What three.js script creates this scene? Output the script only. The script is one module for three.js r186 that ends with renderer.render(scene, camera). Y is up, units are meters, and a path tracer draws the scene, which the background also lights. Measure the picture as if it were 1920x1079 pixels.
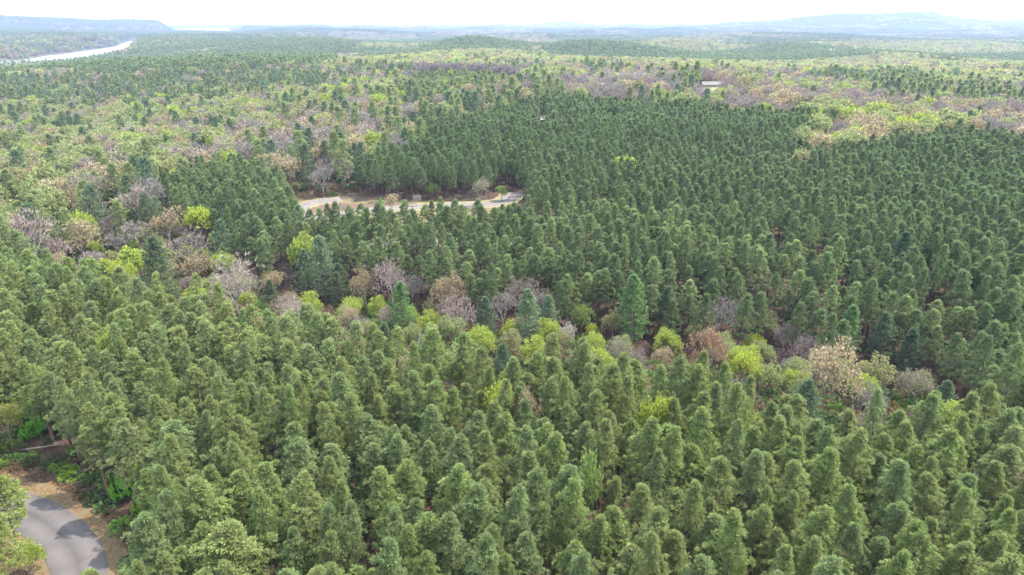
import * as THREE from 'three';

// ---------------------------------------------------------------- camera
const EYE = 70, PITCH = 21.26 * Math.PI / 180, FOCAL = 1280;           // metres above the bend of the road; focal length in photo pixels
const scene = new THREE.Scene();
const camera = new THREE.PerspectiveCamera(2 * Math.atan(539.5 / FOCAL) * 180 / Math.PI, 1024 / 575, 1, 60000);
camera.position.set(0, EYE, 0);
camera.rotation.set(-PITCH, 0, 0);

// ---------------------------------------------------------------- sky, sun, air, exposure
const SUN = new THREE.Vector3(0.90, 1.40, -0.22).normalize();
{
  const W = 256, Hh = 128, d = new Float32Array(W * Hh * 4);
  for (let j = 0; j < Hh; j++) for (let i = 0; i < W; i++) {
    const el = ((j + 0.5) / Hh - 0.5) * Math.PI, az = ((i + 0.5) / W - 0.5) * 2 * Math.PI;
    const v = new THREE.Vector3(Math.cos(el) * Math.cos(az), Math.sin(el), Math.cos(el) * Math.sin(az));
    const up = Math.max(0, Math.sin(el)), g = Math.pow(1 - up, 3), s = Math.max(0, v.dot(SUN)), glow = 0.35 * Math.pow(s, 6);
    const k = (j * W + i) * 4;
    d[k] = 0.84 + 0.36 * g + glow; d[k + 1] = 0.89 + 0.32 * g + glow; d[k + 2] = 0.95 + 0.27 * g + glow * 0.95; d[k + 3] = 1;
  }
  const sky = new THREE.DataTexture(d, W, Hh, THREE.RGBAFormat, THREE.FloatType);
  sky.mapping = THREE.EquirectangularReflectionMapping; sky.magFilter = THREE.LinearFilter; sky.needsUpdate = true;
  scene.background = sky; scene.environment = sky;
}
const sun = new THREE.DirectionalLight(0xfff0d8, 4.0);
sun.name = 'sun'; sun.position.copy(SUN).multiplyScalar(900); sun.castShadow = true; sun.shadow.radius = 2;
sun.shadow.mapSize.set(4096, 4096);
Object.assign(sun.shadow.camera, { left: -600, right: 600, top: 600, bottom: -600, near: 1, far: 2500 });
scene.add(sun, sun.target);
scene.fog = new THREE.FogExp2(new THREE.Color().setRGB(0.43, 0.57, 1.0), 0.00007);
const EXPOSURE = 3.45;
// ---------------------------------------------------------------- the lie of the land (x to the right, F forward = -z, metres)
const sm = (a, b, v) => { const t = Math.min(1, Math.max(0, (v - a) / (b - a))); return t * t * (3 - 2 * t); };
const hash = (i, j) => { let h = Math.imul(i, 374761393) ^ Math.imul(j, 668265263); h = Math.imul(h ^ (h >>> 13), 1274126177); return ((h ^ (h >>> 16)) >>> 0) / 4294967296; };
const noise = (x, y) => { const i = Math.floor(x), j = Math.floor(y), u = x - i, v = y - j, a = u * u * (3 - 2 * u), b = v * v * (3 - 2 * v);
  return (hash(i, j) * (1 - a) + hash(i + 1, j) * a) * (1 - b) + (hash(i, j + 1) * (1 - a) + hash(i + 1, j + 1) * a) * b; };
const fbm = (x, y) => 0.55 * noise(x, y) + 0.3 * noise(x * 2.1 + 7, y * 2.1 - 3) + 0.15 * noise(x * 4.3 - 11, y * 4.3 + 5);
function toLine(x, F, L) {                                              // distance to a polyline and how far along it
  let best = 1e9, at = 0;
  for (let i = 0; i + 1 < L.length; i++) {
    const [ax, ay] = L[i], dx = L[i + 1][0] - ax, dy = L[i + 1][1] - ay, t = Math.min(1, Math.max(0, ((x - ax) * dx + (F - ay) * dy) / (dx * dx + dy * dy)));
    const d = Math.hypot(x - ax - t * dx, F - ay - t * dy);
    if (d < best) { best = d; at = (i + t) / (L.length - 1); }
  }
  return [best, at];
}
function inside(x, F, P) {
  let c = false;
  for (let i = 0, j = P.length - 1; i < P.length; j = i++)
    if ((P[i][1] > F) !== (P[j][1] > F) && x < (P[j][0] - P[i][0]) * (F - P[i][1]) / (P[j][1] - P[i][1]) + P[i][0]) c = !c;
  return c;
}
const RAVINE = [[-220, 255], [-160, 238], [-120, 222], [-85, 196], [-60, 186], [-35, 174], [-13, 166], [5, 161], [30, 153], [50, 147], [65, 141], [85, 134], [100, 127], [150, 105], [220, 85]];
const LAKE = [[-2900, 1550], [-1400, 1860], [-1430, 2330], [-1640, 2850], [-1900, 3700], [-2350, 4700]], FAR_LAKE = [[-2780, 6500], [-3250, 7700], [-3750, 8900], [-4500, 10500], [-5700, 13800]];
const WATER = -45;
const CREST = [[0, -45], [2300, -30], [2900, 0], [3300, 42], [3700, 72], [4150, 92], [4560, 128], [4950, 168], [5300, 166], [5650, 160], [6050, 188], [6280, 184], [6500, 128], [6800, 84], [7300, 70], [8200, 68], [9500, 60], [13000, 20]];
function crest(u) { for (let i = 0; i + 1 < CREST.length; i++) if (u < CREST[i + 1][0]) { const t = Math.max(0, (u - CREST[i][0]) / (CREST[i + 1][0] - CREST[i][0])); return CREST[i][1] * (1 - t) + CREST[i + 1][1] * t; } return 20; }
const bump = (x, F, cx, cF, sx, sF) => Math.exp(-(((x - cx) / sx) ** 2) - ((F - cF) / sF) ** 2);
function ground(x, F) {
  const r = Math.hypot(x, F);
  let h = 0;
  if (F > 60 && F < 300) h -= 7 * Math.exp(-((toLine(x, F, RAVINE)[0] / 19) ** 2));
  h -= 17 * bump(x, F, -340, 500, 230, 300);
  h += 9 * bump(x, F, 70, 560, 170, 160) + 4 * bump(x, F, 230, 330, 90, 120);
  h -= 34 * sm(700, 2400, r);
  h += sm(350, 1300, r) * 30 * (noise(x / 330 + 3.3, F / 330) - 0.5) + sm(900, 3000, r) * 98 * (fbm(x / 1500, F / 1100 + 9) - 0.5);
  if (r > 1000) {
    h += 33 * bump(x, F, -112, 2120, 140, 230) + 10 * bump(x, F, 215, 1950, 170, 200);
    h += 165 * bump(x, F, -5900, 7000, 2500, 2300) + 30 * bump(x, F, -3000, 4400, 900, 700);
    h += 95 * bump(x, F, 1000, 14500, 560, 900);
    if (x > 1500 && F > 6000) { const u = x * 11000 / F, c = crest(u); h = Math.max(h, -45 + (c + 45 + 26 * (noise(x / 420, F / 620) - 0.5)) * Math.exp(-(((F - 11000) / 1500) ** 2))); }
  }
  h += 11 * bump(x, F, 174, 612, 45, 45);
  if (x < -300) h -= 28 * bump(x, F, -1050, 1450, 480, 480);
  h = Math.max(h, -39);
  if (r > 1500 && x < -800) {
    const [d, t] = toLine(x, F, LAKE), w = 250 - 140 * Math.min(1, t * 1.7), [e, s] = toLine(x, F, FAR_LAKE), y = 230 + 120 * s;
    h = h + (-53 - h) * (1 - sm(w - 15, w + 60, d)); h = h + (-53 - h) * (1 - sm(y, y + 200, e));
  }
  return h;
}
const onLake = (x, F) => F > 1500 && x < -800 && ground(x, F) < WATER + 1;
function toPhoto(x, y, F) { const dy = y - EYE, zc = F * Math.cos(PITCH) - dy * Math.sin(PITCH), yc = dy * Math.cos(PITCH) + F * Math.sin(PITCH); return [960 + FOCAL * x / zc, 539.5 - FOCAL * yc / zc, zc]; }
// ---------------------------------------------------------------- the stands of trees and the roads, in metres
const NEAR_STAND = [[-260, 20], [-235, 199], [-170, 179], [-135, 172], [-109, 159], [-86, 151], [-62, 138], [-51, 132], [-39, 128], [-27, 121], [-17, 115], [-1, 112], [14, 111], [23, 109], [33, 104], [38, 99], [46, 97], [56, 95], [61, 93], [70, 94], [81, 95], [99, 89], [300, 20]];
const MIDDLE_STAND = [[-144, 275], [-153, 315], [-135, 333], [-110, 313], [-90, 271], [-75, 228], [-64, 223], [-46, 219], [-23, 222], [-4, 232], [10, 239], [36, 240], [64, 235], [76, 227], [79, 208], [89, 181], [93, 165], [96, 154], [104, 151], [121, 150], [145, 138], [114, 103], [89, 105], [88, 111], [91, 124], [90, 134], [88, 140], [77, 140], [65, 139], [55, 145], [38, 153], [23, 159], [6, 165], [-8, 167], [-24, 179], [-30, 185], [-50, 192], [-65, 198], [-75, 198], [-90, 212], [-106, 236], [-124, 247]];
const BACK_STAND = [[-97, 292], [-79, 290], [-3, 284], [31, 275], [73, 267], [96, 241], [103, 207], [107, 177], [115, 171], [153, 157], [270, 258], [287, 328], [250, 340], [237, 369], [208, 349], [169, 323], [145, 313], [137, 329], [152, 364], [192, 400], [204, 426], [147, 442], [102, 465], [52, 496], [32, 526], [15, 501], [-20, 451], [-46, 377], [-47, 357], [-58, 344], [-73, 312], [-61, 291], [-89, 286], [-96, 280]];
const YOUNG_STAND = [[-122, 597], [-116, 774], [-124, 923], [-41, 917], [12, 821], [13, 685], [-27, 587], [-69, 567]];
const BROWN_STAND = [[-163, 891], [-168, 962], [-121, 1016], [-35, 950], [27, 894], [24, 813], [-39, 875], [-108, 902]];
const OPEN_BANK = [[-102, 110], [-93, 112], [-81, 101], [-67, 93], [-74, 92], [-82, 90], [-89, 90]];
const EAST_STAND = [[78, 155], [87, 163], [102, 162], [136, 173], [164, 160], [123, 107], [90, 106], [88, 111], [93, 127], [92, 137], [89, 144]];
const DIVIDE = [[6, 231], [36, 235], [62, 229], [75, 222], [77, 203], [86, 180]];
const GAP = [[-102, 299], [-79, 293], [-3, 286], [31, 278], [74, 270], [97, 245], [105, 213], [112, 183], [122, 177], [139, 171], [98, 141], [91, 146], [87, 154], [81, 165], [71, 187], [70, 206], [58, 213], [33, 218], [9, 217], [-3, 210], [-21, 203], [-43, 202], [-60, 207], [-71, 213]];
const FAR_ROAD = [[-75, 293], [-80, 291], [-85, 290], [-88, 285], [-89, 279], [-86, 268], [-76, 262], [-69, 268], [-57, 272], [-47, 275], [-22, 277], [-10, 278], [-3, 283], [1, 297]];
const LANE = [[-73, 222], [-59, 226], [-48, 225], [-13, 223], [7, 227]];
// kind, x, F, crown width, height, tint, label
const SINGLED_OUT = [
  ['leafing', -183.4, 241.8, 9.8, 13.6, 'lime', 'broad pale lime tree at the edge of the mixed wood above the near pines'],
  ['leafing', -158.3, 238.1, 13.9, 17.0, 'lime', 'wide bright lime tree with a rounded crown in the mixed wood'],
  ['leafing', -173.5, 245.1, 9.9, 13.6, 'pale', 'pale yellow-green tree between two brighter lime trees in the mixed wood'],
  ['bare', -145.1, 205.8, 8.4, 11.3, 'pink', 'low pinkish bare tree just above the near pine stand edge'],
  ['leafing', -148.9, 232.2, 6.8, 8.7, 'lime', 'narrow lime tree beside the pinkish bare tree above the near pines'],
  ['bare', -140.9, 232.0, 8.0, 10.7, 'grey', 'grey bare tree between two lime trees left of the white pine'],
  ['leafing', -115.4, 196.2, 8.9, 12.1, 'lime', 'spreading lime tree just behind the bright yellow tree'],
  ['leafing', -110.5, 181.1, 7.5, 9.9, 'yellow', 'bright yellow tree rising out of the near pine stand edge'],
  ['bare', -132.3, 231.7, 10.6, 14.5, 'grey', 'wide grey bare tree beside the tan budding tree'],
  ['budding', -123.6, 235.9, 11.4, 15.8, 'tan', 'tan budding tree beside the bright lime tree below the dark pine lobe'],
  ['leafing', -113.1, 236.2, 10.7, 14.7, 'yellow', 'bright yellow-lime tree at the foot of the dark pine lobe'],
  ['bare', -104.1, 209.0, 14.7, 17.0, 'brown', 'big brownish bare tree with dense rounded twigs beside the blue-green white pine'],
  ['white_pine', -94.1, 210.4, 9.6, 19.4, 'green', 'blue-green white pine standing right beside the big brownish bare tree'],
  ['leafing', -124.2, 229.1, 7.5, 10.0, 'olive', 'olive leafing tree touching the big brownish bare tree'],
  ['budding', -97.7, 196.5, 9.1, 12.4, 'tan', 'low tan budding tree below the big brownish bare tree'],
  ['leafing', -91.7, 205.4, 7.8, 10.4, 'lime', 'small lime tree behind the pale pinkish bare tree'],
  ['bare', -70.3, 161.0, 14.1, 17.0, 'cream', 'very wide pale bare tree at the edge of the near pines'],
  ['leafing', -93.0, 221.9, 6.2, 8.1, 'olive', 'small olive tree against the dark pine lobe'],
  ['white_pine', -91.8, 165.6, 10.5, 21.0, 'dim', 'dull green white pine next to the bright yellow tree'],
  ['bare', -70.8, 199.5, 5.3, 6.9, 'brown', 'small reddish brown bare tree between pines and pale white pine'],
  ['leafing', -66.0, 200.4, 8.7, 15.5, 'lime', 'slim lime tree among dark pines below the road bend'],
  ['white_pine', -55.2, 187.9, 10.3, 20.7, 'pale', 'large pale white pine at the left end of the ravine strip'],
  ['white_pine', -62.1, 190.6, 7.9, 15.5, 'green', 'middling white pine touching the large pale white pine'],
  ['leafing', -74.5, 197.8, 5.3, 6.8, 'olive', 'little olive tree beside the very wide pale bare tree'],
  ['bare', -148.5, 243.5, 9.9, 13.5, 'pink', 'pinkish grey bare tree behind the grey one in the mixed wood'],
  ['bare', -161.4, 259.9, 8.8, 11.8, 'pink', 'bare pinkish tree behind the wide bright lime tree'],
  ['leafing', -151.7, 260.3, 8.8, 11.8, 'pale', 'pale green tree behind the wide grey bare tree'],
  ['white_pine', -137.5, 250.5, 8.5, 16.7, 'dim', 'open ragged pine with visible trunk near the dark pine lobe'],
  ['budding', -170.5, 262.8, 11.8, 16.5, 'tan', 'tan budding tree high in the mixed wood above the lime trees'],
  ['bare', -172.9, 354.2, 15.5, 17.0, 'pink', 'large pink-grey bare tree behind the tip of the dark pine lobe'],
  ['leafing', -159.5, 354.6, 9.4, 12.9, 'pale', 'pale green dome behind the dark pine lobe'],
  ['leafing', -237.4, 439.2, 15.0, 17.0, 'lime', 'broad yellow-green tree with a rounded top in the valley wood'],
  ['leafing', -336.4, 660.7, 14.1, 17.0, 'green', 'bright green tree between dark pines and bare trees in the valley'],
  ['budding', -279.3, 479.0, 17.0, 17.0, 'cream', 'cream blossoming tree beside the broad yellow-green valley tree'],
  ['leafing', -39.3, 198.8, 6.6, 8.7, 'lime', 'lime tree peeping over the pinkish bare trees of the ravine'],
  ['budding', -42.2, 182.5, 9.1, 12.4, 'tan', 'tan budding tree at the left part of the ravine strip'],
  ['bare', -33.9, 179.0, 11.2, 15.5, 'pink', 'large pinkish bare tree below the lime tree in the ravine'],
  ['bare', -28.6, 181.0, 7.3, 9.7, 'grey', 'grey bare tree leaning against the large pinkish one'],
  ['leafing', -43.0, 175.2, 5.3, 6.5, 'lime', 'rounded lime tree in front of the tan budding ravine tree'],
  ['leafing', -36.3, 172.1, 6.6, 8.3, 'lime', 'lime tree beside the bright green white pine'],
  ['white_pine', -27.9, 156.5, 7.7, 15.2, 'bright', 'bright green conical white pine in the ravine strip'],
  ['budding', -16.9, 172.1, 10.4, 14.3, 'tan', 'tan-topped tree with yellow-green flank backing the ravine'],
  ['bare', -12.9, 156.2, 9.3, 12.9, 'pink', 'pinkish bare tree in front of the tan-topped tree'],
  ['leafing', -22.2, 170.1, 5.8, 7.4, 'olive', 'olive tree between white pine and pinkish bare tree'],
  ['bare', 2.4, 170.8, 8.9, 12.1, 'pink', 'tall bare tree with pinkish top against dark middle pines'],
  ['bare', -2.4, 165.4, 8.4, 11.3, 'grey', 'bare grey tree below the tall pink-topped one'],
  ['bare', 8.1, 168.3, 7.4, 9.9, 'grey', 'pale grey spindly bare tree right of the tall pink-topped one'],
  ['white_pine', 4.3, 153.4, 8.1, 16.2, 'pale', 'pale soft white pine in front of grey bare trees'],
  ['white_pine', 9.5, 158.6, 7.0, 13.6, 'pale', 'second pale white pine beside the red-brown bare tree'],
  ['bare', 14.7, 168.0, 5.7, 7.5, 'red', 'red-brown bare tree against the dark middle pines'],
  ['leafing', 18.3, 163.1, 6.4, 8.4, 'green', 'fresh green tree beside the red-brown bare tree'],
  ['leafing', 9.9, 175.8, 3.5, 5.0, 'lime', 'small lime tree behind the spindly grey tree'],
  ['leafing', 0.0, 156.5, 5.6, 6.8, 'yellow', 'yellow-green tree low at the near pines in mid ravine'],
  ['budding', 13.8, 155.4, 5.9, 7.2, 'white', 'low white blossoming tree at the near pine edge'],
  ['leafing', 20.5, 159.3, 4.1, 5.1, 'yellow', 'small bright yellow tree right of the white blossoms'],
  ['leafing', 26.0, 160.2, 6.2, 8.1, 'olive', 'olive-yellow conical tree left of the tallest white pine'],
  ['white_pine', 30.4, 156.1, 9.8, 19.7, 'bright', 'tallest white pine, bright green, in the ravine strip'],
  ['white_pine', 39.3, 159.7, 7.1, 13.7, 'green', 'blue-green white pine just right of the tallest one'],
  ['leafing', 36.9, 151.1, 6.0, 7.6, 'yellow', 'glowing yellow-lime tree at the near pine edge below white pines'],
  ['bare', 31.6, 149.9, 3.4, 5.0, 'red', 'small reddish bare tree beside the glowing yellow-lime tree'],
  ['bare', 51.6, 155.6, 9.0, 12.2, 'grey', 'grey bare tree with pale limbs at the right part of the ravine'],
  ['bare', 46.1, 164.9, 4.8, 6.2, 'pink', 'pinkish bare tree at the foot of the middle pines'],
  ['leafing', 45.7, 154.8, 4.8, 6.2, 'olive', 'olive tree in the right part of the ravine above the russet tree'],
  ['leafing', 51.9, 149.9, 5.2, 6.7, 'lime', 'conical lime tree behind the russet budding tree'],
  ['leafing', 58.2, 148.4, 5.4, 7.0, 'yellow', 'yellow-lime tree right of the conical lime one'],
  ['budding', 41.3, 128.5, 9.2, 12.7, 'russet', 'wide russet budding tree at the near pine edge'],
  ['leafing', 61.8, 160.1, 3.8, 5.0, 'olive', 'small grey-olive tree between grey bare trees'],
  ['leafing', 64.9, 155.9, 5.3, 7.0, 'olive', 'thin olive tree beside pale bare limbs'],
  ['bare', 66.1, 149.9, 6.4, 8.5, 'grey', 'tangled grey bare tree right of the thin olive tree'],
  ['bare', 66.8, 140.5, 8.1, 10.7, 'plum', 'plum-pink bare tree behind the big cream tree'],
  ['leafing', 46.9, 123.3, 7.1, 9.3, 'yellow', 'vivid yellow-green tree spilling over the near pines'],
  ['budding', 59.5, 113.5, 11.0, 16.2, 'cream', 'biggest cream domed budding tree of the right part of the ravine'],
  ['leafing', 75.6, 146.1, 5.1, 6.6, 'lime', 'bright lime tree right behind the biggest cream dome'],
  ['white_pine', 78.3, 145.0, 7.7, 15.1, 'bright', 'light green white pine with layered branches right in the ravine'],
  ['leafing', 78.6, 142.9, 3.2, 5.0, 'yellow', 'little yellow-green tree below the light green white pine'],
  ['white_pine', 85.5, 141.3, 7.6, 14.8, 'green', 'blue-green pyramid-shaped white pine in the right part of the ravine'],
  ['white_pine', 88.6, 135.4, 7.3, 14.2, 'dark', 'dark white pine standing in front of the pyramid-shaped one'],
  ['leafing', 74.0, 122.9, 8.4, 11.2, 'olive', 'broad olive dome beside the biggest cream dome'],
  ['leafing', 89.6, 131.6, 5.1, 6.2, 'olive', 'low olive-yellow tree by the foot of the dark white pine'],
  ['bare', 97.2, 133.4, 6.6, 8.6, 'grey', 'grey bare tree with whitish trunk at the right end'],
  ['bare', 61.8, 143.8, 4.5, 5.5, 'plum', 'small plum-grey bare tree between lime and plum trees'],
  ['bare', 99.6, 126.1, 6.7, 8.7, 'plum', 'low plum bare thicket tree at the far right end'],
  ['white_pine', 102.9, 170.5, 9.3, 18.9, 'dark', 'dark layered white pine alone in the gap between pine stands'],
  ['leafing', -1.3, 97.3, 5.7, 15.5, 'yellow', 'small yellow-green tree poking through the middle of the near stand'],
  ['budding', 2.1, 94.9, 5.7, 15.5, 'tan', 'tan young tree beside the yellow-green one in the near stand'],
  ['leafing', 22.5, 92.8, 5.7, 15.5, 'yellow', 'yellow-green treetop alone among near pines'],
  ['leafing', 9.9, 76.8, 5.7, 15.5, 'green', 'bright green pointed young tree among the near pines'],
  ['leafing', -77.7, 119.8, 5.7, 15.5, 'lime', 'tiny lime treetop among the near pines on the left side'],
  ['leafing', 212.6, 375.3, 16.7, 17.0, 'yellow', 'rounded yellow-green tree alone at the pale shed'],
  ['budding', 212.7, 408.6, 16.9, 17.0, 'cream', 'tall cream tree rising beside the rounded yellow-green one'],
  ['budding', 169.8, 382.2, 13.5, 17.0, 'tan', 'tan budding tree in the pocket between back pines'],
  ['leafing', 186.1, 424.1, 11.0, 15.6, 'lime', 'lime tree topping the tan ones in the pocket'],
  ['budding', 180.6, 382.2, 11.7, 16.7, 'russet', 'brownish budding tree in the pocket between back pines'],
  ['leafing', 205.0, 418.7, 10.9, 15.4, 'olive', 'olive tree in the pocket beside the tall cream tree'],
  ['budding', -13.5, 273.6, 7.4, 12.0, 'grey', 'tall grey-green tree standing alone before the back pines by the road'],
  ['budding', -47.4, 263.7, 6.3, 8.2, 'cream', 'low cream dome on the far verge of the upper road'],
  ['bare', -39.8, 277.0, 4.0, 5.0, 'pink', 'thin bare tree on the verge between cream dome and grey-green tree'],
  ['white_pine', -51.1, 258.0, 3.3, 8.1, 'cedar', 'slim vivid green cedar in front of the upper road'],
  ['budding', -50.8, 295.1, 5.1, 6.6, 'tan', 'tan tree against the back pines above the cream dome'],
  ['leafing', -34.3, 287.8, 5.5, 7.0, 'green', 'fresh green tree under the back pines by the road'],
  ['leafing', -98.0, 303.2, 4.8, 6.1, 'olive', 'yellow-green tree at the pine edge above the road bend'],
  ['leafing', -4.5, 283.2, 4.9, 6.3, 'green', 'green shrub-like tree under the back pines right of the grey-green tree'],
  ['bare', -67.4, 262.8, 4.6, 5.9, 'cream', 'pale bare tree before the red straw island of the road'],
  ['leafing', 49.0, 295.3, 9.7, 15.5, 'yellow', 'single yellow-green treetop amid the back pines'],
  ['leafing', 127.8, 303.6, 10.8, 15.5, 'olive', 'olive treetop at the end of the dark gap in back pines'],
  ['pine', -70.2, 77.0, 6.8, 13.0, 'gold', 'light yellow-green pine hiding the bend of the near road'],
  ['pine', -65.3, 67.2, 6.1, 13.0, 'gold', 'low pale green pine in the bottom corner inside the road bend'],
  ['leafing', -65.9, 72.5, 4.4, 5.6, 'lime', 'small yellow-green bushy tree in the bottom corner inside the road bend'],
  ['pine', -49.0, 82.4, 8.5, 17.5, 'blue', 'large blue-green pine with rounded crown nearest the wood edge'],
  ['pine', -38.0, 70.1, 8.1, 17.5, 'fresh', 'fresh green pine leaning out over the brush by the road'],
  ['pine', -32.8, 61.9, 10.1, 17.5, 'olive', 'widest pine crown at the bottom edge right of the road'],
  ['pine', -80.2, 108.7, 8.0, 17.5, 'olive', 'tall open pine with layered limbs above the roadside bank'],
  ['leafing', -88.8, 102.8, 6.5, 8.5, 'gold', 'golden leafing tree by the open bank at the photo edge'],
];
// house 156 571 552
// shed 222 417 411
// farm 737 1320 1261
// barn 634 1328 1268
// rows 948 2193 2073
// cabin 21 490 479

// ---------------------------------------------------------------- helpers
const rng = (s) => () => { s = (s + 0x6d2b79f5) | 0; let t = Math.imul(s ^ (s >>> 15), 1 | s); t = (t + Math.imul(t ^ (t >>> 7), 61 | t)) ^ t; return ((t ^ (t >>> 14)) >>> 0) / 4294967296; };
const rgb = (r, g, b) => new THREE.Color().setRGB(r, g, b);
const used = {};
const numbered = (n) => { const k = used[n] = (used[n] ?? -1) + 1; return k ? n + '_' + String(k).padStart(3, '0') : n; };
function tag(o, label, category, group, kind) { Object.assign(o.userData, { label }, category && { category }, group && { group }, kind && { kind }); return o; }
function put(o, name, parent = scene) { o.name = parent === scene ? numbered(name) : name; o.castShadow = o.receiveShadow = true; parent.add(o); return o; }
class MB {                                                              // collects triangles with a colour each
  constructor() { this.p = []; this.c = []; }
  tri(a, b, c, k, k2 = k) { this.p.push(...a, ...b, ...c); this.c.push(...k, ...k2, ...k2); }
  quad(a, b, c, d, k) { this.tri(a, b, c, k); this.tri(a, c, d, k); }
  tube(a, b, r0, r1, n, k) {
    const d = new THREE.Vector3(b[0] - a[0], b[1] - a[1], b[2] - a[2]).normalize(), u = new THREE.Vector3(Math.abs(d.y) > 0.9 ? 1 : 0, Math.abs(d.y) > 0.9 ? 0 : 1, 0).cross(d).normalize(), v = d.clone().cross(u);
    const at = (p, r, i) => { const t = i / n * 2 * Math.PI, s = Math.sin(t) * r, c = Math.cos(t) * r; return [p[0] + u.x * c + v.x * s, p[1] + u.y * c + v.y * s, p[2] + u.z * c + v.z * s]; };
    for (let i = 0; i < n; i++) this.quad(at(a, r0, i), at(a, r0, i + 1), at(b, r1, i + 1), at(b, r1, i), k);
  }
  box(x0, x1, y0, y1, z0, z1, k) {
    const A = [x0, y0, z0], B = [x1, y0, z0], C = [x1, y0, z1], D = [x0, y0, z1], E = [x0, y1, z0], F = [x1, y1, z0], G = [x1, y1, z1], H = [x0, y1, z1];
    for (const q of [[A, B, C, D], [H, G, F, E], [A, E, F, B], [B, F, G, C], [C, G, H, D], [D, H, E, A]]) this.quad(...q, k);
  }
  add(o) { for (const x of o.p) this.p.push(x); for (const x of o.c) this.c.push(x); return this; }
  geometry() {
    const g = new THREE.BufferGeometry();
    g.setAttribute('position', new THREE.Float32BufferAttribute(this.p, 3)); g.setAttribute('color', new THREE.Float32BufferAttribute(this.c, 3));
    g.computeVertexNormals();
    return g;
  }
}
const WHITE = [1, 1, 1];
const standard = (color, rough = 0.9, extra) => new THREE.MeshStandardMaterial({ color, roughness: rough, vertexColors: true, ...extra });
const leafy = (color, through = 0.5) => new THREE.MeshPhysicalMaterial({ color, roughness: 1, vertexColors: true, transmission: through, thickness: 0, side: THREE.DoubleSide, specularIntensity: 0.2 });

// ---------------------------------------------------------------- the ground
function surface(seed, a, b, c, scale) {                               // a colour map from layered noise, repeated in metres
  const N = 512, d = new Uint8Array(N * N * 4), n = (x, y, f) => { const P = f, X = x / N * f, Y = y / N * f, i = Math.floor(X), j = Math.floor(Y), u = X - i, v = Y - j, h = (p, q) => hash(((p % P) + P) % P + seed * 97, ((q % P) + P) % P + seed * 31);
    return (h(i, j) * (1 - u) + h(i + 1, j) * u) * (1 - v) + (h(i, j + 1) * (1 - u) + h(i + 1, j + 1) * u) * v; };
  const s = (v) => 255 * (v <= 0.0031308 ? v * 12.92 : 1.055 * Math.pow(v, 1 / 2.4) - 0.055);
  for (let y = 0; y < N; y++) for (let x = 0; x < N; x++) {
    const m = 0.4 * n(x, y, 6) + 0.3 * n(x, y, 17) + 0.3 * n(x, y, 61), f = n(x, y, 256), k = (y * N + x) * 4, t = sm(0.3, 0.7, m);
    for (let q = 0; q < 3; q++) { const v = (a[q] * (1 - t) + b[q] * t) * (1 - 0.55 * f) + c[q] * 0.55 * f; d[k + q] = s(v); }
    d[k + 3] = 255;
  }
  const t = new THREE.DataTexture(d, N, N); t.wrapS = t.wrapT = THREE.RepeatWrapping; t.magFilter = THREE.LinearFilter; t.colorSpace = THREE.SRGBColorSpace; t.repeat.set(1 / scale, 1 / scale); t.needsUpdate = true;
  return t;
}
const T_LITTER = surface(1, [0.75, 0.72, 0.7], [1, 1, 1], [0.5, 0.5, 0.48], 9), T_GRASS = surface(2, [0.098, 0.077, 0.047], [0.118, 0.082, 0.052], [0.06, 0.046, 0.028], 7);
const T_ASPHALT = surface(3, [0.07, 0.067, 0.076], [0.08, 0.076, 0.085], [0.06, 0.057, 0.064], 5), T_STRAW = surface(4, [0.085, 0.05, 0.045], [0.1, 0.067, 0.06], [0.06, 0.036, 0.032], 6), T_PALE = surface(5, [0.15, 0.14, 0.08], [0.19, 0.165, 0.11], [0.1, 0.105, 0.045], 8);
function floorColor(x, F) {
  const r = Math.hypot(x, F), n = noise(x / 14, F / 14);
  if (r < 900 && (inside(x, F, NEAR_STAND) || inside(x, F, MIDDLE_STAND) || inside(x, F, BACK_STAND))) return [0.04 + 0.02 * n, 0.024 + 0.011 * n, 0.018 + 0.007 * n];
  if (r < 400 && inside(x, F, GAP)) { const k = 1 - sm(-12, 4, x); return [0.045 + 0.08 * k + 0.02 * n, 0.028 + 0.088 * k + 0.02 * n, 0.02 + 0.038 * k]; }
  if (r < 400 && inside(x, F, OPEN_BANK)) return [0.055, 0.06 + 0.02 * n, 0.025];
  if (r < 1200) return [0.06 + 0.025 * n, 0.052 + 0.018 * n, 0.038 + 0.012 * n];
  const k = sm(1200, 4000, r); return [0.09 - 0.03 * k, 0.08 - 0.01 * k, 0.055 - 0.01 * k];
}
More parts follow.
